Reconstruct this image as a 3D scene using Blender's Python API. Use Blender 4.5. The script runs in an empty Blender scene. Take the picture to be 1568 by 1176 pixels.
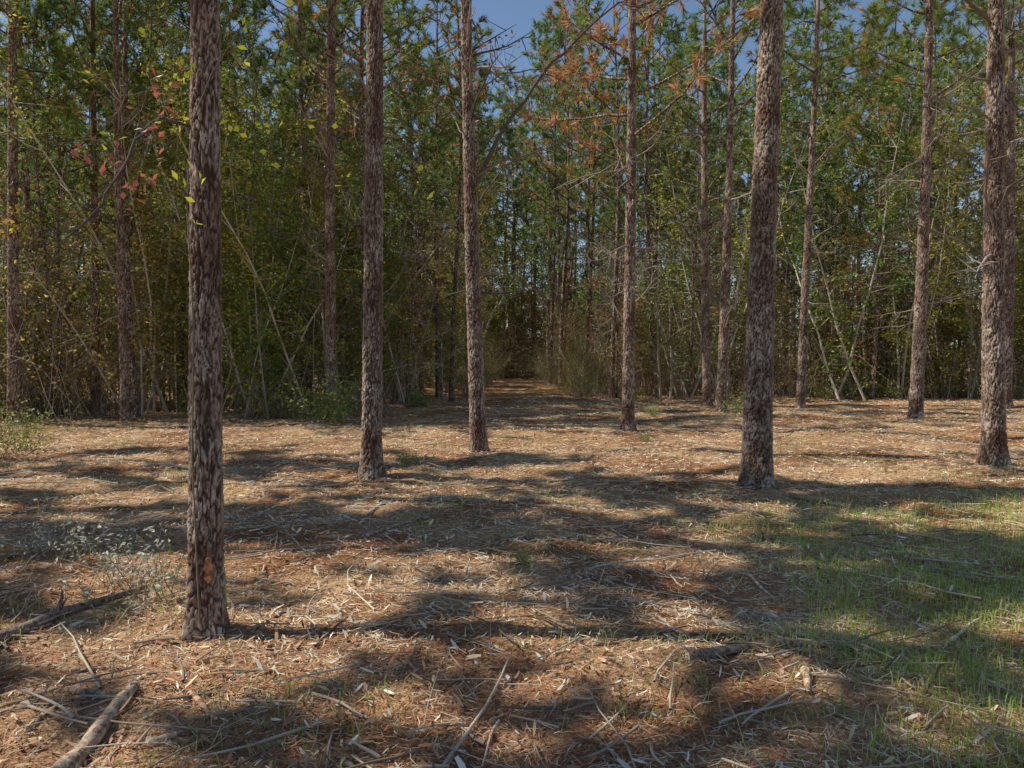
import bpy, math, random
import numpy as np
from mathutils import Vector
rng=np.random.default_rng(7); random.seed(7)
scene=bpy.context.scene
# ---------------------------------------------------------------- helpers
def h2(ix,iy,s):
    v=np.sin(ix*127.1+iy*311.7+s*74.7)*43758.5453
    return v-np.floor(v)
def vn(x,y,s=0):
    x=np.asarray(x,float);y=np.asarray(y,float)
    ix=np.floor(x);iy=np.floor(y);fx=x-ix;fy=y-iy
    fx=fx*fx*(3-2*fx);fy=fy*fy*(3-2*fy)
    a=h2(ix,iy,s);b=h2(ix+1,iy,s);c=h2(ix,iy+1,s);d=h2(ix+1,iy+1,s)
    return (a*(1-fx)+b*fx)*(1-fy)+(c*(1-fx)+d*fx)*fy
def sm(a,b,x):
    t=np.clip((x-a)/(b-a),0,1);return t*t*(3-2*t)
def H(x,y):
    x=np.asarray(x,float);y=np.asarray(y,float)
    return (0.16*(vn(x/5,y/5,1)-.5)+0.12*(vn(x/1.5,y/1.3,2)-.5)+0.07*(vn(x/.45,y/.4,3)-.5)
            +0.04*(vn(x/.16,y/.15,4)-.5))
def unit(v): return v/np.maximum(np.linalg.norm(v,axis=-1,keepdims=True),1e-9)
def mkmesh(name,parts,mats):
    Vs=[];Cs=[];loops=[];starts=[];mi=[];smo=[];off=0;ls=0
    for V,F,m,C,s in parts:
        V=np.asarray(V,float)
        if len(V)==0: continue
        n=len(V);Vs.append(V)
        if C is None: C=np.full((n,3),.5)
        C=np.asarray(C,float)
        if C.ndim==1: C=np.tile(C,(n,1))
        Cs.append(C)
        F=np.asarray(F,np.int64)+off;k=F.shape[1]
        loops.append(F.ravel());starts.append(ls+np.arange(len(F))*k);ls+=F.size
        mi.append(np.full(len(F),m));smo.append(np.full(len(F),s));off+=n
    V=np.concatenate(Vs);C=np.concatenate(Cs);L=np.concatenate(loops);S=np.concatenate(starts)
    me=bpy.data.meshes.new(name)
    me.vertices.add(len(V));me.vertices.foreach_set("co",V.astype(np.float32).ravel())
    me.loops.add(len(L));me.loops.foreach_set("vertex_index",L.astype(np.int32))
    me.polygons.add(len(S));me.polygons.foreach_set("loop_start",S.astype(np.int32))
    me.update(calc_edges=True)
    me.polygons.foreach_set("material_index",np.concatenate(mi).astype(np.int32))
    me.polygons.foreach_set("use_smooth",np.concatenate(smo).astype(bool))
    a=me.attributes.new("tint",'FLOAT_COLOR','POINT')
    a.data.foreach_set("color",np.concatenate([C,np.ones((len(C),1))],1).astype(np.float32).ravel())
    for m in mats: me.materials.append(m)
    me.update()
    return me
def obj(name,me,loc=(0,0,0),rz=0,sc=1,parent=None):
    o=bpy.data.objects.new(name,me);o.location=loc;o.rotation_euler=(0,0,rz)
    o.scale=(sc,sc,sc) if not hasattr(sc,'__len__') else sc
    scene.collection.objects.link(o)
    if parent: o.parent=parent
    return o
def empty(name):
    o=bpy.data.objects.new(name,None);scene.collection.objects.link(o);return o
def tube(P,R,n=6,m=0,C=None):
    P=np.asarray(P,float);R=np.asarray(R,float);k=len(P)
    T=unit(np.gradient(P,axis=0))
    ref=np.array([1.,0,0]) if abs(T[:,2]).mean()>.6 else np.array([0,0,1.])
    U=unit(np.cross(T,ref));W=np.cross(T,U)
    th=np.arange(n)*2*math.pi/n
    V=P[:,None,:]+R[:,None,None]*(np.cos(th)[None,:,None]*U[:,None,:]+np.sin(th)[None,:,None]*W[:,None,:])
    i=np.arange(k-1)[:,None]*n;j=np.arange(n)[None,:];j2=(j+1)%n
    F=np.stack([i+j,i+j2,i+n+j2,i+n+j],-1).reshape(-1,4)
    return (V.reshape(-1,3),F,m,C,True)
def rdir(n,zs=1.0):
    v=rng.normal(size=(n,3));v[:,2]*=zs;return unit(v)
def leaves(P,L,W,C,m,zs=1.0,D=None):
    n=len(P);
    if D is None: D=rdir(n,zs)
    S=unit(np.cross(D,rdir(n)))
    L=np.broadcast_to(L,(n,))[:,None];W=np.broadcast_to(W,(n,))[:,None]
    N=np.cross(D,S)
    V=np.stack([P,P+D*L*.45+S*W*.5+N*W*.15,P+D*L,P+D*L*.5-S*W*.5+N*W*.15],1).reshape(-1,3)
    F=np.arange(n*4).reshape(-1,4)
    return (V,F,m,np.repeat(C,4,0),False)
def needles(P,D,k,L,W,C,m):
    n=len(P)
    Pn=np.repeat(P,k,0);Dn=unit(np.repeat(D,k,0)+rng.normal(size=(n*k,3))*.55)
    Pn=Pn-np.repeat(D,k,0)*rng.uniform(0,.12,(n*k,1))
    S=unit(np.cross(Dn,rdir(n*k)))*W*.5
    l=(L*rng.uniform(.7,1.2,(n*k,1)))
    V=np.stack([Pn-S,Pn+S,Pn+Dn*l-np.array([0,0,.12])*l],1).reshape(-1,3)
    F=np.arange(n*k*3).reshape(-1,3)
    Cc=np.repeat(C,k,0)*rng.uniform(.75,1.25,(n*k,1))
    return (V,F,m,np.repeat(Cc,3,0),False)
# ---------------------------------------------------------------- materials
def mat(name):
    m=bpy.data.materials.new(name);m.use_nodes=True
    nt=m.node_tree;b=nt.nodes['Principled BSDF'];return m,nt,nt.nodes,nt.links,b
def N(nodes,t,**k):
    n=nodes.new(t)
    for a,v in k.items(): setattr(n,a,v)
    return n
def ramp(nodes,pts):
    r=nodes.new('ShaderNodeValToRGB');e=r.color_ramp.elements
    while len(e)<len(pts): e.new(.5)
    for i,(p,c) in enumerate(pts): e[i].position=p;e[i].color=(*c,1)
    return r
def bark_material(name,hero):
    m,nt,nd,lk,b=mat(name);b.inputs['Roughness'].default_value=.9
    b.inputs['Specular IOR Level'].default_value=.15
    tc=N(nd,'ShaderNodeTexCoord');
    nz=N(nd,'ShaderNodeTexNoise');nz.inputs['Scale'].default_value=60;nz.inputs['Detail'].default_value=7
    mp=N(nd,'ShaderNodeMapping');mp.inputs['Scale'].default_value=(1,1,.35);lk.new(tc.outputs['Object'],mp.inputs[0])
    lk.new(mp.outputs[0],nz.inputs['Vector'])
    n2=N(nd,'ShaderNodeTexNoise');n2.inputs['Scale'].default_value=3.0;n2.inputs['Detail'].default_value=5
    lk.new(tc.outputs['Object'],n2.inputs['Vector'])
    big=ramp(nd,[(.38,(.32,.205,.155)),(.60,(.66,.56,.47))]);lk.new(n2.outputs[0],big.inputs[0])
    fr=ramp(nd,[(.35,(.52,.45,.42)),(.62,(1.15,1.12,1.08))]);lk.new(nz.outputs[0],fr.inputs[0])
    mul=N(nd,'ShaderNodeMix',data_type='RGBA',blend_type='MULTIPLY');mul.inputs[0].default_value=1
    lk.new(big.outputs[0],mul.inputs[6]);lk.new(fr.outputs[0],mul.inputs[7])
    mx=N(nd,'ShaderNodeMix',data_type='RGBA');mx.inputs[6].default_value=(.065,.036,.027,1)
    lk.new(mul.outputs[2],mx.inputs[7])
    if hero:
        at=N(nd,'ShaderNodeAttribute');at.attribute_name='tint'
        lk.new(at.outputs['Fac'],mx.inputs[0]);hsrc=nz.outputs[0];dist=.014
    else:
        vo=N(nd,'ShaderNodeTexVoronoi',feature='DISTANCE_TO_EDGE');vo.inputs['Scale'].default_value=17
        wn=N(nd,'ShaderNodeTexNoise');wn.inputs['Scale'].default_value=9
        lk.new(mp.outputs[0],wn.inputs['Vector'])
        ad=N(nd,'ShaderNodeVectorMath',operation='MULTIPLY_ADD');ad.inputs[1].default_value=(.12,.12,.12)
        lk.new(wn.outputs['Color'],ad.inputs[0]);lk.new(mp.outputs[0],ad.inputs[2])
        lk.new(ad.outputs[0],vo.inputs['Vector'])
        r=ramp(nd,[(.03,(0,0,0)),(.22,(1,1,1))]);lk.new(vo.outputs[0],r.inputs[0])
        lk.new(r.outputs[0],mx.inputs[0]);
        s=N(nd,'ShaderNodeMath',operation='MULTIPLY_ADD');lk.new(nz.outputs[0],s.inputs[0]);s.inputs[1].default_value=.4
        lk.new(r.outputs[0],s.inputs[2]);hsrc=s.outputs[0];dist=.014
    lk.new(mx.outputs[2],b.inputs['Base Color'])
    bp=N(nd,'ShaderNodeBump');bp.inputs['Distance'].default_value=dist;bp.inputs['Strength'].default_value=.9
    lk.new(hsrc,bp.inputs['Height']);lk.new(bp.outputs[0],b.inputs['Normal'])
    return m
M_bark=bark_material('pine_bark',False);M_barkh=bark_material('pine_bark_plated',True)
def tint_mat(name,rough=.7,trans=.3,spec=.3,objvar=None):
    m,nt,nd,lk,b=mat(name);b.inputs['Roughness'].default_value=rough
    b.inputs['Specular IOR Level'].default_value=spec
    at=N(nd,'ShaderNodeAttribute');at.attribute_name='tint';col=at.outputs['Color']
    if objvar:
        oi=N(nd,'ShaderNodeObjectInfo');r=ramp(nd,objvar);lk.new(oi.outputs['Random'],r.inputs[0])
        mu=N(nd,'ShaderNodeMix',data_type='RGBA',blend_type='MULTIPLY');mu.inputs[0].default_value=1
        lk.new(col,mu.inputs[6]);lk.new(r.outputs[0],mu.inputs[7]);col=mu.outputs[2]
    lk.new(col,b.inputs['Base Color'])
    if trans>0:
        t=N(nd,'ShaderNodeBsdfTranslucent');lk.new(col,t.inputs[0])
        ms=N(nd,'ShaderNodeMixShader');ms.inputs[0].default_value=trans
        lk.new(b.outputs[0],ms.inputs[1]);lk.new(t.outputs[0],ms.inputs[2])
        lk.new(ms.outputs[0],nd['Material Output'].inputs[0])
    return m
M_needle=tint_mat('pine_needles',.5,.35,.35,[(0,(.75,.85,.8)),(.5,(.95,.97,.9)),(1,(1.2,1.1,.7))])
M_leaf=tint_mat('leaf',.45,.45,.28,[(0,(.5,.75,.45)),(.35,(.85,.98,.65)),(.6,(1.35,1.25,.65)),(.8,(1.15,.9,.68)),(1,(.95,.7,.58))])
M_leafp=tint_mat('small_leaf',.45,.35,.4)
M_twig=tint_mat('twig',.85,0,.2)
M_litter=tint_mat('litter',.65,.0,.25)
M_grass=tint_mat('grass_blade',.65,.4,.15)
def ground_material():
    m,nt,nd,lk,b=mat('forest_floor');b.inputs['Roughness'].default_value=.95
    b.inputs['Specular IOR Level'].default_value=.1
    g=N(nd,'ShaderNodeNewGeometry')
    def noise(s,d=5,dis=0,r=.6):
        n=N(nd,'ShaderNodeTexNoise');n.inputs['Scale'].default_value=s;n.inputs['Detail'].default_value=d
        n.inputs['Distortion'].default_value=dis;n.inputs['Roughness'].default_value=r
        lk.new(g.outputs['Position'],n.inputs['Vector']);return n
    a=noise(.7,4);f=noise(38,8,1.2,.75);c=noise(9,5,.6)
    r1=ramp(nd,[(.32,(.09,.042,.025)),(.5,(.44,.275,.155)),(.68,(.85,.68,.46))]);lk.new(f.outputs[0],r1.inputs[0])
    r2=ramp(nd,[(.38,(.62,.40,.29)),(.6,(1.12,1.08,.97))]);lk.new(a.outputs[0],r2.inputs[0])
    mu=N(nd,'ShaderNodeMix',data_type='RGBA',blend_type='MULTIPLY');mu.inputs[0].default_value=1
    lk.new(r1.outputs[0],mu.inputs[6]);lk.new(r2.outputs[0],mu.inputs[7])
    lk.new(mu.outputs[2],b.inputs['Base Color'])
    s=N(nd,'ShaderNodeMath',operation='ADD');lk.new(f.outputs[0],s.inputs[0]);lk.new(c.outputs[0],s.inputs[1])
    bp=N(nd,'ShaderNodeBump');bp.inputs['Distance'].default_value=.03;bp.inputs['Strength'].default_value=.6
    lk.new(s.outputs[0],bp.inputs['Height']);lk.new(bp.outputs[0],b.inputs['Normal'])
    return m
M_ground=ground_material()
# ---------------------------------------------------------------- ground
def axis(a,b,n,fine):
    t=np.linspace(math.asinh(a/fine),math.asinh(b/fine),n);return np.sinh(t)*fine
gx=axis(-400,400,600,3.0);gy=axis(-60,520,600,4.0)+3
X,Y=np.meshgrid(gx,gy);Z=H(X,Y)
nx=len(gx);i=np.arange(len(gy)-1)[:,None]*nx;j=np.arange(nx-1)[None,:]
F=np.stack([i+j,i+j+1,i+nx+j+1,i+nx+j],-1).reshape(-1,4)
obj('ground',mkmesh('ground',[(np.stack([X,Y,Z],-1).reshape(-1,3),F,0,None,True)],[M_ground]))
# ---------------------------------------------------------------- clearing layout
EX=[-60,-15,-11.5,-6.5,-4.2,-1.8,2.2,5.6,9.5,17,60];EY=[12,15.5,17.5,18.8,21,27,31,28,27.5,26,22]
def Edge(x): return np.interp(x,EX,EY)
PC=.35
# ---------------------------------------------------------------- pines
def bark_field(px,py,pz,seed):
    ix,iy,iz=np.floor(px),np.floor(py),np.floor(pz)
    f1=np.full(px.shape,9.);f2=np.full(px.shape,9.);cid=np.zeros(px.shape)
    for a in(-1,0,1):
        for b in(-1,0,1):
            for c in(-1,0,1):
                jx,jy,jz=ix+a,iy+b,iz+c
                s=jz*17.3+seed
                ox=h2(jx,jy,s);oy=h2(jx,jy,s+5.1);oz=h2(jx,jy,s+9.7)
                d=np.sqrt((jx+ox-px)**2+(jy+oy-py)**2+(jz+oz-pz)**2)
                m=d<f1;f2=np.where(m,f1,np.minimum(f2,d));cid=np.where(m,h2(jx,jy,s+2.2),cid);f1=np.where(m,d,f1)
    return f2-f1,cid
def limb_pts(p,d,L,up,k=6,jit=.08):
    P=[np.array(p,float)];d=np.array(d,float);st=L/(k-1)
    for q in range(k-1):
        d=d+np.array([0,0,up/(k-1)])+rng.normal(size=3)*jit;d/=np.linalg.norm(d)
        P.append(P[-1]+d*st)
    return np.array(P)
def pine_mesh(name,Ht,R,crown=.55,lean=(0,0),hero=0,nd=18,deadlow=2.6,brown=.06,tufts=9,nk=16,nw=.022,extra=None,nl=38,deadlen=1.5,sway=.12,topz=7.5,exleaf=.09):
    parts=[];ph=rng.uniform(0,6,4)
    def cen(z):
        z=np.asarray(z,float)
        return np.stack([lean[0]*z+sway*np.sin(z*.35+ph[0])-sway*math.sin(ph[0]),lean[1]*z+sway*np.sin(z*.3+ph[1])-sway*math.sin(ph[1]),z],-1)
    def rad(z):
        return R*(np.clip(1-z/Ht,0,1)**.85*.96+.02)*(1+.38*np.exp(-np.maximum(z,0)/.22))
    if hero:
        zs=np.concatenate([np.arange(-.15,topz,hero),np.linspace(topz+hero,Ht,30)]);n=int(2*math.pi*R/ (hero*.7));n=max(24,min(n,96))
        th=np.arange(n)*2*math.pi/n
        ZZ,TH=np.meshgrid(zs,th,indexing='ij');r0=rad(ZZ)
        root=1+.20*np.exp(-np.maximum(ZZ,0)/.16)*np.sin(TH*4+ph[2])+.05*np.sin(TH*2+ph[3]+ZZ*.5)
        cx=np.cos(TH)*R;sx=np.sin(TH)*R
        w1=(vn(cx*25+ZZ*2,sx*25+ZZ*4,5)-.5);w2=(vn(cx*60+ZZ*14,sx*60-ZZ*12,6)-.5);w3=(vn(sx*22-ZZ*3,cx*22+ZZ*4,9)-.5)
        cw=1/.034
        e,cid=bark_field(cx*cw+1.5*w1+.8*w2+31,sx*cw+1.5*w3-.8*w2+17,ZZ*cw*.20+1.0*w1+.7*w3+.5*w2,ph[2]*3)
        e2,cid2=bark_field(cx*cw*1.6+.9*w2+11,sx*cw*1.6-.9*w2+7,ZZ*cw*.9+1.5*w1,ph[3]*3)
        p=sm(.02,.22,e);p2=sm(0,.22,e2);fine=vn(TH*17,ZZ*80,8)
        fade=1-sm(topz-.7,topz,ZZ)
        rr=r0*root+(p*(.7+cid*.5)*.013-.007+.006*p2*cid2+.003*fine)*fade*min(1.3,R/.1)
        c=cen(zs)[:,None,:]
        V=np.stack([c[...,0]+rr*np.cos(TH),c[...,1]+rr*np.sin(TH),ZZ],-1).reshape(-1,3)
        col=np.clip(p*(.60+.15*cid+.25*cid2)*(.65+.35*p2),0,1)*fade+(1-fade)*.6
        i=np.arange(len(zs)-1)[:,None]*n;j=np.arange(n)[None,:]
        F=np.stack([i+j,i+(j+1)%n,i+n+(j+1)%n,i+n+j],-1).reshape(-1,4)
        parts.append((V,F,3,np.repeat(col.reshape(-1,1),3,1),True))
    else:
        zs=np.concatenate([[-.15,0,.08,.2,.4],np.linspace(.8,Ht,26)])
        parts.append(tube(cen(zs),rad(zs),10,0))
    TP=[];TD=[]
    for q in range(nl):
        t=q/(nl-1);z=Ht*(crown+(1-crown)*t**.9*.98)
        az=rng.uniform(0,2*math.pi);L=(2.9*(1-t)**.65+.45)*rng.uniform(.5,1.15)
        el=math.radians(rng.uniform(5,30)+35*t)
        d=(math.cos(az)*math.cos(el),math.sin(az)*math.cos(el),math.sin(el))
        P=limb_pts(cen(z),d,L,.45,6)
        r=.028*(1-t)+.010
        parts.append(tube(P,np.linspace(r,.005,6),4,0))
        for s in range(tufts):
            u=rng.uniform(.35,1);k=u*5;a=int(min(k,4));pt=P[a]+(P[a+1]-P[a])*(k-a)
            dd=unit((P[a+1]-P[a])+rng.normal(size=3)*.35*L/2)
            l2=rng.uniform(.15,.6)*(1.1-u*.6);e=pt+dd*l2+np.array([0,0,.1*l2])
            if s%2==0: parts.append(tube([pt,e],[.006,.003],3,0))
            for w in (1.0,.6):
                TP.append(pt+(e-pt)*w);TD.append(unit(dd+np.array([0,0,.25])))
    TP=np.array(TP);TD=np.array(TD);g=rng.uniform(0,1,(len(TP),1))
    C=np.array([.13,.215,.065])*(1-g)+np.array([.34,.41,.13])*g
    bm=rng.uniform(size=len(TP))<brown;C[bm]=np.array([.62,.33,.19])
    parts.append(needles(TP,TD,nk,.26,nw,C,1))
    for q in range(nd):
        z=rng.uniform(deadlow,Ht*crown);az=rng.uniform(0,2*math.pi);L=rng.uniform(.2,1)**1.3*deadlen*(0.6+z/Ht)
        el=math.radians(rng.uniform(-20,50))
        d=(math.cos(az)*math.cos(el),math.sin(az)*math.cos(el),math.sin(el))
        P=limb_pts(cen(z),d,L,rng.uniform(-.4,.6),6,.15);r=.011+.010*L
        cc=np.array([.20,.155,.13])*rng.uniform(.4,2.0)
        parts.append(tube(P,np.linspace(r,.004,6),5,2,cc))
        for s in range(int(L*5)):
            a=rng.integers(1,5);P2=limb_pts(P[a],unit(P[a+1]-P[a]+rng.normal(size=3)*.6),L*rng.uniform(.15,.45),.1,4,.15)
            parts.append(tube(P2,np.linspace(r*.45,.003,4),3,2,cc))
    for P,r in (extra or []):
        P=np.array(P,float)
        t=np.linspace(0,len(P)-1,len(P)*4);Q=np.stack([np.interp(t,np.arange(len(P)),P[:,c]) for c in range(3)],1)
        Q[1:-1]+=rng.normal(size=(len(Q)-2,3))*.012
        cc=np.array([.13,.10,.085]);parts.append(tube(Q,np.linspace(r,.005,len(Q)),6,2,cc))
        for s in range(len(Q)):
            if rng.uniform()<.75:
                a=rng.integers(2,len(Q)-1);P2=limb_pts(Q[a],unit(unit(Q[a]-Q[a-1])+rng.normal(size=3)*.7),rng.uniform(.2,.9)*(.4 if exleaf<.06 else 1),-.3,5,.2)
                parts.append(tube(P2,np.linspace(r*.3,.002,5),3,2,cc))
                n=rng.integers(2,10) if exleaf>.06 else rng.integers(0,3)
                if n: parts.append(leaves(P2[-1]+rng.normal(size=(n,3))*.08,exleaf,exleaf*.4,np.tile([.42,.18,.10],(n,1))*rng.uniform(.6,1.3,(n,1)),4))
    return mkmesh(name,parts,[M_bark,M_needle,M_twig,M_barkh,M_leafp])
PV=[pine_mesh('pine_var%d'%q,[18,20,15,17,19,14][q],[.125,.135,.085,.105,.115,.06][q],[.5,.47,.45,.48,.55,.52][q],
    (rng.normal()*[.02,.02,.04,.02,.02,.055][q],rng.normal()*[.02,.02,.04,.02,.02,.055][q]),nd=40,deadlow=2.0,brown=[.05,.07,.06,.14,.05,.04][q],nw=.027,sway=[.1,.15,.25,.15,.12,.35][q],nl=[34,36,30,34,34,18][q],deadlen=1.9) for q in range(6)]
PBROWN=pine_mesh('pine_dying',18,.11,.42,(.0,.0),nd=40,deadlow=2,brown=.65,nw=.026,sway=.15,nl=34)
PSHADE=[pine_mesh('pine_shade%d'%q,17+q,.15,.45,(0,0),nd=10,brown=.05,nw=.075,tufts=12,nl=46) for q in range(2)]  # needles widened so the off-frame shading pines cast solid shadows
def at_px(px,by): d=1894/(by-545);return ((px-784)/1184*d,d)
heroes=[(310,960,46,12,.008),(568,738,28,2,.011),(733,692,22,-12,.014),(962,665,17,0,.018),(1160,748,42,8,.010),
 (1403,641,18,12,.025),(1525,716,29,-14,.014),(1104,633,14,12,.03),(1083,622,12,-8,.03),(1226,626,12,14,.03),
 (1541,625,15,-5,.03),(507,640,17,5,.025),(20,652,17,8,.025),(190,648,12,0,.03),(145,640,12,8,.03)]
tree0=None
for k,(px,by,w,ln,res) in enumerate(heroes):
    x,y=at_px(px,by);R=w/1184*y/2*1.04
    lean=ln/545
    ex=[]
    if k==2:
        def q(px_,py_,dy=0): return ((px_-733)/1184*y,dy,(545-py_)/1184*y+1.6)
        ex=[([q(722,300),q(765,215,-.1),q(835,125,-.3),q(900,65,-.5),q(943,36,-.6),q(960,55,-.7)],.042),
            ([q(722,330),q(770,250,.3),q(850,215,.5),q(905,180,.6)],.016),
            ([q(720,150),q(770,110,.3),q(840,95,.5),q(880,60,.6)],.016),
            ([q(722,210),q(690,150,.3),q(650,110,.5),q(600,100,.6)],.016)]
    if k==1:
        def q(px_,py_,dy=0): return ((px_-568)/1184*y,dy,(545-py_)/1184*y+1.6)
        ex=[([q(566,205),q(540,170,.1),q(500,125,.2),q(455,70,.3)],.02),([q(566,90),q(610,60),q(680,20,.2)],.016)]
    if k==0:
        def q(px_,py_,dy=0): return ((px_-312)/1184*y,dy,(545-py_)/1184*y+1.6)
        ex=[([q(305,190),q(262,180,-.1),q(230,240,-.2),q(190,320,-.25),q(150,372,-.3)],.011),
            ([q(300,200),q(270,175,.1),q(255,150,.1)],.008)]
    me=pine_mesh('pine_tree',18+rng.uniform(-1,1.5),R,.5 if k<2 else (.34 if k==3 else .45),(lean,rng.normal()*.006),res,
        nd=[3,18,30,28,9][k] if k<5 else 34,deadlow=[4.5,3.0,2.4,2.2,4.2][k] if k<5 else 2.2,brown=.75 if k==3 else .06,extra=ex,sway=.03,
        deadlen=[1.3,1.7,2.0,2.0,1.7][k] if k<5 else 2.0,topz=7.5 if k in(0,1,4,6) else 12,exleaf=.05 if k==0 else .09)
    o=obj('pine_tree',me,(x,y,float(H(x,y))))
    if k==0: tree0=o;R0=R
forest=empty('pine_forest');cnt=0
def fpine(x,y,v=None,s=None,me=None):
    s=s or rng.uniform(.8,1.12)
    obj('pine_trunk_and_crown',me or PV[rng.integers(6) if v is None else v],(x,y,float(H(x,y))-.03),rng.uniform(0,6.28),(s,s,s*rng.uniform(.9,1.1)),forest)
xs=np.arange(-26,27)*3.2
for r in xs:
    xr=r+PC+1.75
    yy=-16.+rng.uniform(0,3)
    while yy<66:
        yy+=rng.uniform(2.6,6.2)
        x=xr+rng.uniform(-1.6,1.6);y=yy+rng.normal()*.3
        vis=abs(x)<.70*y+3
        e=float(Edge(x))
        if y>e+.3:
            if not vis and not (x<0 and x>-34 and y<42 and rng.uniform()<.2): continue
            if abs(x-PC)<1.4: continue
            if vis and x<-.45*y and y<28 and rng.uniform()<.2: continue
        else:
            if x>-18 or x<-34: continue
            if rng.uniform()<.88: continue
        fpine(x,y);cnt+=1
fpine(2.4,38,me=PBROWN,s=1.05);fpine(4.0,31,me=PBROWN,s=.95)
# unseen pines added left of the clearing to cast shadow bands on it
for x,y in [(-10.5,2.4),(-8.2,3.5),(-7.4,6.9),(-13.5,2.6),(-12.5,7.2),(-10.9,10.4),(-15.5,12.6),(-6.6,1.2),(-16.8,8.6)]:
    fpine(x,y,None,1.0,PSHADE[rng.integers(2)])
for q in range(160):
    y=rng.uniform(17,44);x=rng.uniform(-.7,.7)*y;e=float(Edge(x))
    if y<e+.2 or y>e+13 or abs(x-PC)<1.5: continue
    fpine(x,y,5 if rng.uniform()<.65 else 2,rng.uniform(.6,1.0))
# ---------------------------------------------------------------- understory
def leafcols(n,kind):
    g=rng.uniform(size=(n,1))
    if kind=='green': C=np.array([.10,.17,.035])*(1-g)+np.array([.33,.41,.10])*g
    elif kind=='olive': C=np.array([.18,.19,.055])*(1-g)+np.array([.46,.44,.14])*g
    else: C=np.array([.24,.155,.09])*(1-g)+np.array([.52,.39,.25])*g
    m=rng.uniform(size=n)<.10;C[m]=[.64,.62,.15]
    m=rng.uniform(size=n)<.06;C[m]=[.44,.25,.14]
    return C
def sapling(name,Ht,kind,stems,nleaf,spread):
    parts=[];LP=[]
    for s in range(stems):
        b=np.array([rng.normal()*.35,rng.normal()*.35,-.05]);hh=Ht*rng.uniform(.6,1)
        P=limb_pts(b,unit(np.array([rng.normal()*.18,rng.normal()*.18,1])),hh,.2,9,.08)
        r=rng.uniform(.018,.05);cc=np.array([.54,.47,.39])*rng.uniform(.35,1.4)
        parts.append(tube(P,np.linspace(r,.004,9),5,0,cc))
        for q in range(int(hh*2.8)):
            k=rng.uniform(.10,.98)*8;a=int(k);pt=P[a]+(P[min(a+1,8)]-P[a])*(k-a)
            az=rng.uniform(0,6.28);el=rng.uniform(-.1,.9)
            Q=limb_pts(pt,(math.cos(az)*math.cos(el),math.sin(az)*math.cos(el),math.sin(el)),rng.uniform(.4,1)*spread,.0,5,.15)
            parts.append(tube(Q,np.linspace(r*.35,.002,5),3,0,cc))
            if k>1.2 or rng.uniform()<.6: LP.append(Q[2:]);
            Q2=limb_pts(Q[rng.integers(1,4)],rdir(1)[0],rng.uniform(.2,.5)*spread,.1,4,.2)
            parts.append(tube(Q2,np.linspace(.004,.002,4),3,0,cc))
            if k>1.2: LP.append(Q2[1:])
    LP=np.concatenate(LP);idx=rng.integers(len(LP),size=nleaf)
    P=LP[idx]+rng.normal(size=(nleaf,3))*.10
    P=P[P[:,2]>.15]
    parts.append(leaves(P,rng.uniform(.08,.16,len(P)),rng.uniform(.045,.09,len(P)),leafcols(len(P),kind),1,.7))
    return mkmesh(name,parts,[M_twig,M_leaf])
SV=[sapling('sap0',11,'green',3,3800,1.5),sapling('sap1',9,'olive',4,3600,1.3),sapling('sap2',7,'brown',5,2400,1.0),
    sapling('sap3',12,'olive',3,3900,1.6),sapling('sap4',9.5,'green',4,3800,1.3),sapling('sap5',7.5,'brown',5,1700,1.1)]
def tangle(name,n,ht,kind,nleaf):
    parts=[];LP=[]
    for q in range(n):
        b=np.array([rng.uniform(-1.3,1.3),rng.uniform(-1,1),-.03])
        d=unit(np.array([rng.normal()*.3,rng.normal()*.3,1]))
        P=limb_pts(b,d,ht*rng.uniform(.4,1.25),rng.uniform(-1.4,.4),9,.14)
        P[:,2]=np.maximum(P[:,2],0)
        g=rng.uniform();cc=np.array([.66,.56,.45])*g+np.array([.16,.11,.08])*(1-g)
        parts.append(tube(P,np.linspace(rng.uniform(.005,.014),.002,9),3,0,cc));LP.append(P[2:])
    LP=np.concatenate(LP);P=LP[rng.integers(len(LP),size=nleaf)]+rng.normal(size=(nleaf,3))*.12
    P=P[P[:,2]>.1]
    parts.append(leaves(P,rng.uniform(.06,.13,len(P)),rng.uniform(.03,.065,len(P)),leafcols(len(P),kind),1,.7))
    return mkmesh(name,parts,[M_twig,M_leaf])
TV=[tangle('tan0',70,4.5,'brown',1400),tangle('tan1',70,3.5,'brown',1200),tangle('tan2',60,6,'olive',1600),tangle('tan3',60,2.2,'green',1700)]
def shrub(name,n,ht,kind,nleaf,lw):
    parts=[];LP=[]
    for q in range(n):
        P=limb_pts(np.array([rng.normal()*.12,rng.normal()*.12,-.02]),unit(np.array([rng.normal()*.5,rng.normal()*.5,1])),ht*rng.uniform(.6,1.1),-.2,6,.12)
        parts.append(tube(P,np.linspace(.006,.002,6),3,0,np.array([.2,.16,.11])));LP.append(P[1:])
    LP=np.concatenate(LP);P=LP[rng.integers(len(LP),size=nleaf)]+rng.normal(size=(nleaf,3))*.08
    P=P[P[:,2]>.03]
    C=leafcols(len(P),kind)
    parts.append(leaves(P,rng.uniform(.05,.10,len(P)),rng.uniform(.02,.04,len(P))*lw,C,1,.7))
    return mkmesh(name,parts,[M_twig,M_leafp])
BV=[shrub('shr0',14,1.1,'green',600,1.2),shrub('shr1',20,.8,'green',700,1.1),shrub('shr2',12,1.5,'olive',550,1.2)]
und=empty('forest_understory');cnt=0
y=-14.
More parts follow.
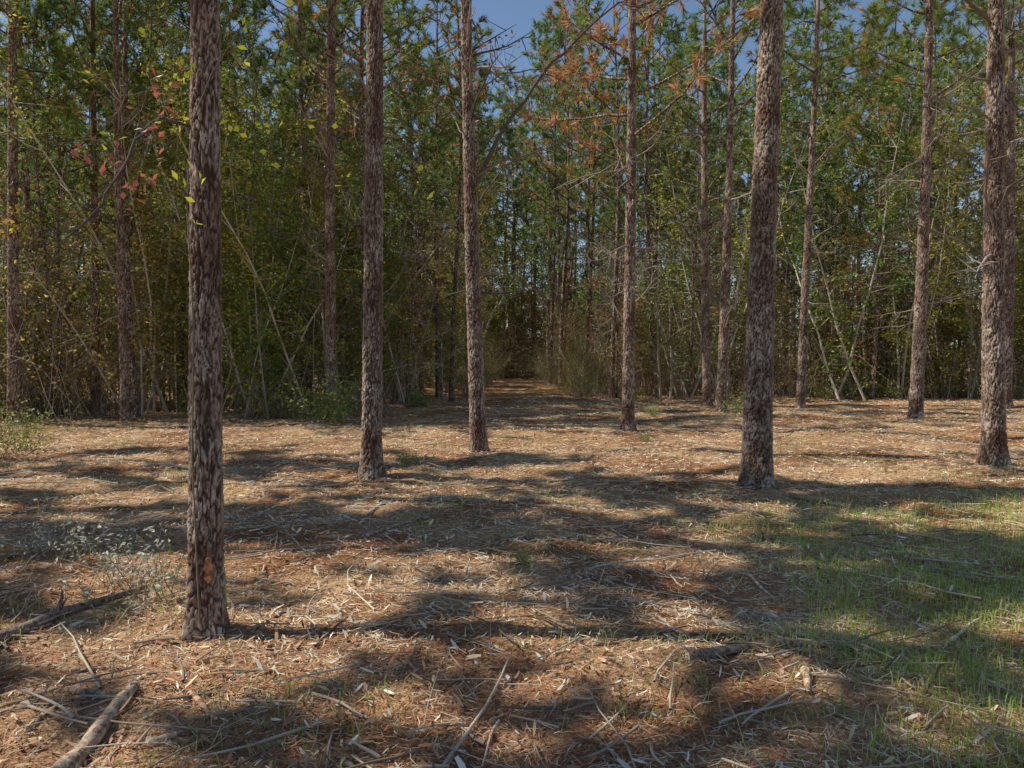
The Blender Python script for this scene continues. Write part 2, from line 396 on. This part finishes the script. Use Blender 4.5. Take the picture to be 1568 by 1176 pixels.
while y<54:
    step=1.35 if y<34 else 2.5
    x=-.70*max(y,0)-12
    while x<.72*max(y,0)+4:
        x+=step*rng.uniform(.7,1.3)
        yy=y+rng.normal()*.5;e=float(Edge(x))
        if yy<e+.4 and not x<-17-(max(0,12-yy))*.15: continue
        if x>0 and yy<e+.4: continue
        if x<-.70*max(yy,0)-5 and yy>15: continue
        dpt=yy-e
        if dpt>12 and abs(x-PC)>9: continue
        if abs(x-PC)<1.5+.6*rng.uniform()+(.6 if yy<38 else 0): continue
        if yy<14 and rng.uniform()<.92: continue
        rz=rng.uniform(0,6.28);z=float(H(x,yy))-.02;u=rng.uniform()
        if dpt<2.5 and yy>10:
            if u<.42: me=TV[rng.integers(4)]
            elif u<.58: me=BV[rng.integers(3)]
            else: me=SV[rng.integers(6)]
        else:
            if u<.28: me=TV[rng.integers(3)]
            else: me=SV[rng.integers(6)]
        s=rng.uniform(.6,1.15)
        if abs(x-PC)<5: s*=.85
        obj('understory_sapling',me,(x,yy,z),rz,s,und);cnt+=1
    y+=step
for q in range(36):
    sd_=rng.choice([-1,1]);yy=rng.uniform(29,54)
    obj('understory_sapling',TV[rng.integers(4)],(PC+sd_*rng.uniform(1.8,2.9),yy,0),rng.uniform(0,6),rng.uniform(.45,.75),und)
for q in range(40):
    x=PC+rng.uniform(-6,6);yy=rng.uniform(54,66)
    obj('understory_sapling',(SV+TV[:3])[rng.integers(9)],(x,yy,0),rng.uniform(0,6),rng.uniform(1.1,1.7),und)
for q in range(14): fpine(PC+rng.uniform(-4,4),rng.uniform(50,64),s=1.1)
print('understory',cnt)
tl=empty('distant_treeline')
for row in range(2):
    for q in range(60):
        x=-60+q*2+rng.normal()*.6;y=67+row*5+rng.uniform(-2,2)
        obj('tree_clump',SV[rng.integers(6)] if rng.uniform()<.65 else PV[rng.integers(5)],(x,y,0),rng.uniform(0,6.28),(1.6,1.6,1.5 if row else 1.3),tl)
# ---------------------------------------------------------------- floor litter
def scatter(n,dmin,dmax,p=1.2):
    u=rng.uniform(size=n);a=2-p
    r=(dmin**a+u*(dmax**a-dmin**a))**(1/a)
    th=rng.uniform(-.80,.80,n)
    return np.stack([r*np.sin(th),r*np.cos(th)-.3],1)
def grassmask(x,y):
    return sm(.15,.75,sm(.7,2.8,x-.12*(y-4))*sm(9.5,6.5,y-.25*(x-3))*.9+.6*(vn(x/.8,y/.6,11)-.5))
def palette(n,x,y):
    P=np.array([[.92,.76,.52],[.82,.61,.37],[.50,.29,.16],[.24,.12,.07],[.92,.83,.66],[.58,.25,.13],[.70,.62,.51]])
    dk=sm(.45,.7,vn(x/1.1,y/.9,41))
    red=1.5*sm(1.1,.2,np.hypot((x+.3)/2.8,(y-3.2)/1.7))+.8*sm(-1,-2.5,x)*sm(9,5,y)+.5*vn(x/.9,y/.7,21)+.5*dk
    w=np.stack([2.0-red,1.7-.4*red,.7+red,.2+red*.9,.9-.3*red,.2+red*1.2,.3+0*red],1);w=np.clip(w,.05,9)
    w=w/w.sum(1,keepdims=True);c=np.cumsum(w,1);k=(rng.uniform(size=(n,1))>c).sum(1);k=np.minimum(k,6)
    return np.minimum(P[k]*rng.uniform(.78,1.12,(n,1)),.95)
def strips(xy,L,W,tilt,lift,C,bend=.15):
    n=len(xy);az=rng.uniform(0,2*math.pi,n);ti=rng.normal(size=n)*tilt
    D=np.stack([np.cos(az)*np.cos(ti),np.sin(az)*np.cos(ti),np.sin(ti)],1)
    S=np.stack([-np.sin(az),np.cos(az),rng.normal(size=n)*.3],1)*W[:,None]*.5
    c=np.stack([xy[:,0],xy[:,1],H(xy[:,0],xy[:,1])+lift+np.abs(np.sin(ti))*L*.45],1)
    h=D*L[:,None]*.5;bv=np.stack([-np.sin(az),np.cos(az),0*az],1)*(L*rng.normal(size=n)*bend)[:,None]
    V=np.stack([c-h-S*.6,c-h+S*.6,c+bv+S,c+bv-S,c+h+S*.4,c+h-S*.4],1).reshape(-1,3)
    b=np.arange(n)[:,None]*6
    F=np.concatenate([b+np.array([[0,1,2,3]]),b+np.array([[3,2,4,5]])],0)
    return (V,F,0,np.repeat(C,6,0),False)
parts=[]
n=240000;xy=scatter(n,1.6,32,1.2);d=np.hypot(xy[:,0],xy[:,1])
parts.append(strips(xy,rng.uniform(.03,.12,n),.0018+.0006*d,.12,rng.uniform(.002,.020,n),palette(n,xy[:,0],xy[:,1])))
obj('pine_straw_litter',mkmesh('straw',parts,[M_litter]))
n=36000;xy=scatter(n,1.6,26,1.35);k=rng.uniform(size=n)<(.45+.55*sm(1.5,-1.5,xy[:,0])*sm(9,4,xy[:,1]));xy=xy[k];n=len(xy)
C=palette(n,xy[:,0],xy[:,1]);w=rng.uniform(size=n)<.15;C[w]=np.array([.88,.78,.62])*rng.uniform(.7,1.05,(w.sum(),1))
Lc=rng.uniform(.02,.10,n)*rng.uniform(.4,1,n)
obj('wood_chips',mkmesh('chips',[strips(xy,Lc,Lc*rng.uniform(.10,.30,n)+.002,.35,rng.uniform(.006,.03,n),C,.03)],[M_litter]))
n=4500;xy=scatter(n,1.8,28,1.2);P=np.stack([xy[:,0],xy[:,1],H(xy[:,0],xy[:,1])+.02],1)
g=rng.uniform(size=(n,1));C=np.array([.28,.14,.08])*g+np.array([.46,.36,.25])*(1-g)
obj('fallen_leaves',mkmesh('fleaves',[leaves(P,rng.uniform(.03,.06,n),rng.uniform(.02,.035,n),C,0,.35)],[M_leafp]))
parts=[]
for q in range(2300):
    x,y=scatter(1,1.8,26,1.3)[0];L=rng.uniform(.1,.6)*(2.0 if rng.uniform()<.15 else .8);az=rng.uniform(0,6.28)
    P=limb_pts((x,y,0),(math.cos(az),math.sin(az),0),L,0,5,.12);P[:,2]=H(P[:,0],P[:,1]).max()*.6+H(P[:,0],P[:,1])*.4+.012+rng.uniform(0,.06)*np.linspace(0,1,5)
    r=rng.uniform(.002,.010);g=rng.uniform();parts.append(tube(P,np.linspace(r,r*.5,5),5,0,np.array([.65,.53,.39])*g+np.array([.14,.09,.07])*(1-g)))
for q in range(1800):
    x,y=scatter(1,2.2,27,1.0)[0]
    P=limb_pts((x,y,float(H(x,y))),unit(np.array([rng.normal()*.6,rng.normal()*.6,1])),rng.uniform(.06,.30),-.3,4,.15)
    r=rng.uniform(.0015,.003);parts.append(tube(P,np.linspace(r,.001,4),3,0,np.array([.7,.58,.4])*rng.uniform(.4,1.1)))
obj('twigs_and_stubble',mkmesh('twigs',parts,[M_twig]))
def blades(xy,Lm,W,C):
    n=len(xy);az=rng.uniform(0,6.28,n);l=Lm*rng.uniform(.5,1.3,n);ln=rng.uniform(.3,1.3,n)
    b=np.stack([xy[:,0],xy[:,1],H(xy[:,0],xy[:,1])],1)
    S=np.stack([-np.sin(az),np.cos(az),0*az],1)*W*.5;D=np.stack([np.cos(az),np.sin(az),0*az],1)
    mid=b+np.stack([0*az,0*az,l*.6],1)+D*(l*ln*.25)[:,None];tip=b+np.stack([0*az,0*az,l*(1-.35*ln)],1)+D*(l*ln*.8)[:,None]
    V=np.stack([b-S,b+S,mid+S*.8,mid-S*.8,tip],1).reshape(-1,3);k=np.arange(n)[:,None]*5
    c=np.repeat(C,5,0)
    return [(V,k+np.array([[0,1,2,3]]),0,c,False),(V.copy(),k+np.array([[3,2,4]]),0,c,False)]
n=210000;xy=scatter(n,1.8,12,1.1);gm=grassmask(xy[:,0],xy[:,1]);k=rng.uniform(size=n)<gm*(.20+.65*vn(xy[:,0]/.3,xy[:,1]/.25,14));xy=xy[k];n=len(xy)
g=rng.uniform(size=(n,1));C=np.array([.24,.40,.055])*g+np.array([.56,.64,.14])*(1-g);w=rng.uniform(size=n)<.22;C[w]=[.76,.66,.36]
obj('grass',mkmesh('grass',blades(xy,.055+.08*vn(xy[:,0]/.5,xy[:,1]/.4,15),.004,C),[M_grass]))
n=46000;xy=scatter(n,2.5,26,.7);k=vn(xy[:,0]/.8,xy[:,1]/.7,31)*(.8+.2*vn(xy[:,0]/.2,xy[:,1]/.2,33))>.62;xy=xy[k];n=len(xy);g=rng.uniform(size=(n,1))
obj('sparse_weeds',mkmesh('weeds',blades(xy,.10,.006,np.array([.22,.33,.06])*g+np.array([.58,.56,.2])*(1-g)),[M_grass]))
# ---------------------------------------------------------------- logs and branches on the floor
def gp(px,py): d=1894/(py-545);return np.array([(px-784)/1184*d,d])
def log(name,a,b,r,col,taper=.6,side=0,arch=.0):
    A=gp(*a);B=gp(*b);t=np.linspace(0,1,14);P=A+(B-A)*t[:,None];L=np.linalg.norm(B-A)
    P=P+np.stack([0*t,np.sin(t*5+a[0])*L*.025],1)
    z=H(P[:,0],P[:,1]);z=np.convolve(np.pad(z,2,'edge'),np.ones(5)/5,'valid')+r*.7+arch*np.sin(t*3.14)
    P=np.concatenate([P,z[:,None]],1);R=r*(1-(1-taper)*t)*(1+.12*np.sin(t*17))
    pr=[tube(P,R,10,0,np.array(col))]
    for e,s in((0,1),(-1,1)):
        T=unit(P[1]-P[0]) if e==0 else unit(P[-1]-P[-2])
        V=pr[0][0][:10] if e==0 else pr[0][0][-10:]
        c=V.mean(0)+T*(-.01 if e==0 else .01)
        pr.append((np.concatenate([V,[c]]),np.array([[i,(i+1)%10,10] for i in range(10)]),0,np.array([.7,.55,.36]),False))
    for q in range(side):
        a_=rng.integers(3,12);Q=limb_pts(P[a_],unit(unit(P[a_]-P[a_-1])+rng.normal(size=3)*np.array([.6,.6,.3])),L*rng.uniform(.1,.3),0,5,.15)
        Q[:,2]=np.maximum(Q[:,2],H(Q[:,0],Q[:,1])+.01);pr.append(tube(Q,np.linspace(r*.4,.003,5),5,0,np.array(col)))
    return obj(name,mkmesh(name,pr,[M_log]))
def log_material():
    m,nt,nd,lk,b=mat('dead_wood');b.inputs['Roughness'].default_value=.85
    at=N(nd,'ShaderNodeAttribute');at.attribute_name='tint';g=N(nd,'ShaderNodeNewGeometry')
    n=N(nd,'ShaderNodeTexNoise');n.inputs['Scale'].default_value=28;n.inputs['Detail'].default_value=8;n.inputs['Distortion'].default_value=.8
    lk.new(g.outputs['Position'],n.inputs['Vector']);r=ramp(nd,[(.35,(.35,.3,.27)),(.6,(1.25,1.2,1.15))]);lk.new(n.outputs[0],r.inputs[0])
    mu=N(nd,'ShaderNodeMix',data_type='RGBA',blend_type='MULTIPLY');mu.inputs[0].default_value=1
    lk.new(at.outputs['Color'],mu.inputs[6]);lk.new(r.outputs[0],mu.inputs[7]);lk.new(mu.outputs[2],b.inputs['Base Color'])
    bp=N(nd,'ShaderNodeBump');bp.inputs['Distance'].default_value=.012;lk.new(n.outputs[0],bp.inputs['Height']);lk.new(bp.outputs[0],b.inputs['Normal'])
    return m
M_log=log_material()
log('fallen_branch',(-60,985),(215,900),.045,(.24,.18,.15),.35,5)
log('fallen_branch',(1055,1022),(1360,998),.028,(.34,.25,.18),.6,2)
log('fallen_branch',(1130,1000),(1400,1012),.010,(.45,.36,.27),.5,2)
log('fallen_branch',(1000,925),(1110,945),.008,(.6,.5,.35),.5,1)
log('broken_log',(70,1180),(200,1055),.042,(.5,.38,.27),.6,1)
log('broken_log',(150,1062),(20,1045),.02,(.3,.22,.17),.7,1)
log('wood_splinter',(283,1062),(325,1100),.018,(.55,.33,.2),.5)
log('wood_splinter',(215,1135),(280,1118),.022,(.65,.5,.34),.3)
log('wood_splinter',(100,1010),(180,1005),.014,(.4,.28,.2),.5)
log('wood_splinter',(30,1110),(75,1080),.014,(.6,.45,.3),.5)
log('wood_splinter',(150,1160),(185,1100),.014,(.6,.42,.28),.4)
log('wood_splinter',(520,1165),(545,1180),.016,(.6,.42,.28),.4)
log('wood_splinter',(1240,1050),(1245,1085),.025,(.6,.42,.28),.4)
log('wood_splinter',(1460,985),(1520,950),.012,(.8,.68,.48),.4,0,.03)
log('wood_splinter',(1385,1003),(1440,1015),.012,(.8,.68,.48),.4)
log('wood_splinter',(1150,885),(1195,912),.012,(.75,.62,.44),.4)
log('wood_splinter',(560,790),(600,775),.018,(.7,.6,.45),.4)
log('wood_splinter',(520,790),(545,802),.018,(.7,.6,.45),.4)
log('fallen_branch',(-40,1090),(150,1070),.012,(.3,.24,.19),.5,3)
log('fallen_branch',(380,960),(430,925),.014,(.4,.27,.19),.5,2)
log('fallen_branch',(850,1010),(1060,965),.008,(.45,.33,.22),.5,3)
log('fallen_branch',(560,830),(660,800),.02,(.4,.3,.2),.5,3)
log('fallen_branch',(1210,765),(1330,790),.02,(.2,.14,.1),.3,3)
log('fallen_branch',(1380,655),(1500,680),.03,(.3,.2,.14),.4,3)
for (px,by,k,s) in [(495,648,1,1.4),(515,652,0,1.1),(640,625,1,.9),(30,690,0,.8),(10,700,2,.8),(80,640,1,1.3),(1300,612,0,1.2),(1340,610,1,1.3),(1440,608,0,1.1),(1265,618,2,.9),
        (890,612,2,.9),(1000,640,1,.5),(625,722,1,.35),(800,880,1,.2),(420,640,2,.8),(1130,640,0,.7),(1500,612,2,1),(990,680,1,.3),(1165,600,2,1.2)]:
    x,y=gp(px,by);obj('shrub',BV[k],(x,y,float(H(x,y))),rng.uniform(0,6),s)
def pale_sap():
    pr=[];
    for q in range(16):
        P=limb_pts((rng.normal()*.22,rng.normal()*.22,0),unit(np.array([rng.normal()*.35,rng.normal()*.35,1])),rng.uniform(.25,.8),-.1,6,.12)
        pr.append(tube(P,np.linspace(.005,.0015,6),4,0,np.array([.28,.22,.16])))
        n=10;pr.append(leaves(P[rng.integers(2,6,size=n)]+rng.normal(size=(n,3))*.04,rng.uniform(.04,.08,n),rng.uniform(.02,.035,n),np.tile([.66,.68,.52],(n,1))*rng.uniform(.4,1.3,(n,1)),1,.5))
    return mkmesh('pale_leaf_sapling',pr,[M_twig,M_leafp])
mp=pale_sap()
for px,by,s in[(215,920,.75),(120,860,.7),(160,900,.6),(60,850,.5)]:
    x,y=gp(px,by);obj('pale_leaf_sapling',mp,(x,y,float(H(x,y))),rng.uniform(0,6),s)
x0,y0=at_px(310,960);pr=[]
uu,vv=np.meshgrid(np.linspace(-1,1,9),np.linspace(-1,1,13))
wd_=(1-vv**2)**.5*(1+.35*np.sin(vv*9));th=-1.12+uu*wd_*.22
zz=.40+vv*.08;rr=R0*(1+.38*np.exp(-zz/.22))+.016+.004*np.cos(uu*1.4)
V=np.stack([rr*np.cos(th)+12/545*zz,rr*np.sin(th),zz],-1).reshape(-1,3)
ii=np.arange(12)[:,None]*9;jj=np.arange(8)[None,:];F=np.stack([ii+jj,ii+jj+1,ii+9+jj+1,ii+9+jj],-1).reshape(-1,4)
ob=obj('blaze_scar',mkmesh('blaze_scar',[(V,F,0,np.array([.50,.24,.12]),True)],[M_log]));ob.parent=tree0
def w(px,py,d): return np.array([(px-784)/1184*d,d,1.6+(545-py)/1184*d])
YL=[(372,52),(378,92),(288,112),(290,98),(404,178),(423,187),(410,203),(421,234),(272,196),(180,218),(293,270),(293,297),(296,318),(360,200),(499,196),(640,290),(455,20),(520,265),(445,60),(285,130),(280,5),(235,60)]
RL=[(150,245),(140,250),(185,236),(240,210),(218,290),(210,298),(260,118),(254,155),(205,310),(222,282),(237,196),(245,140)]
for L_,c in((YL,(.88,.88,.08)),(RL,(.62,.19,.12))):
    P=[];
    for p in L_:
        dd=rng.uniform(4.0,4.3)
        for q in range(3): P.append(w(p[0],p[1],dd)+rng.normal(size=3)*.04)
    P=np.array(P);n=len(P);pr.append(leaves(P,rng.uniform(.035,.065,n),rng.uniform(.025,.045,n),np.tile(c,(n,1))*rng.uniform(.6,1.1,(n,1)),1,.9))
path=[(150,372),(205,305),(240,205),(260,150),(290,105),(330,60),(372,55),(400,180),(422,230)]
P=np.array([w(a,b,4.2) for a,b in path]);pr.append(tube(P,np.linspace(.002,.003,len(P)),4,0,np.array([.2,.15,.1])))
P=np.array([w(a,b,4.36) for a,b in[(300,960),(292,700),(298,500),(290,320),(294,250),(300,190),(330,120),(372,55),(455,18),(500,-60)]]);pr.append(tube(P,np.linspace(.005,.003,len(P)),4,0,np.array([.2,.15,.1])))
P=np.array([w(a,b,4.25) for a,b in[(372,55),(420,160),(445,60),(499,196),(520,265),(640,290)]]);pr.append(tube(P,np.linspace(.002,.001,len(P)),4,0,np.array([.2,.15,.1])))
obj('climbing_vine',mkmesh('climbing_vine',pr,[M_twig,M_leafp]))
# ---------------------------------------------------------------- light, sky
a=math.radians(-4);e=math.radians(48)
L=Vector((math.cos(a)*math.cos(e),math.sin(a)*math.cos(e),-math.sin(e)))
sd=bpy.data.lights.new('sun','SUN');sd.energy=5;sd.angle=math.radians(.5);sd.color=(1,.96,.86)
so=bpy.data.objects.new('sun',sd);so.rotation_euler=L.to_track_quat('-Z','Y').to_euler();scene.collection.objects.link(so)
wd=bpy.data.worlds.new('World');scene.world=wd;wd.use_nodes=True;nt=wd.node_tree
sk=nt.nodes.new('ShaderNodeTexSky');sk.sky_type='NISHITA';sk.sun_disc=False;sk.sun_elevation=e
sk.dust_density=.1;sk.ozone_density=2.0;sk.air_density=1.0
sk.sun_rotation=math.atan2(-math.cos(a),-math.sin(a))
bg=nt.nodes['Background'];bg.inputs[1].default_value=.115;nt.links.new(sk.outputs[0],bg.inputs[0])
cd=bpy.data.cameras.new('camera');cd.sensor_width=36;cd.lens=36*1184/1568;cd.clip_end=1500;cd.clip_start=.05
co=bpy.data.objects.new('camera',cd);co.location=(0,0,1.6);co.rotation_euler=(math.radians(90-2.08),0,0)
scene.collection.objects.link(co);scene.camera=co
scene.view_settings.view_transform='Standard';scene.view_settings.look='None';scene.view_settings.exposure=0
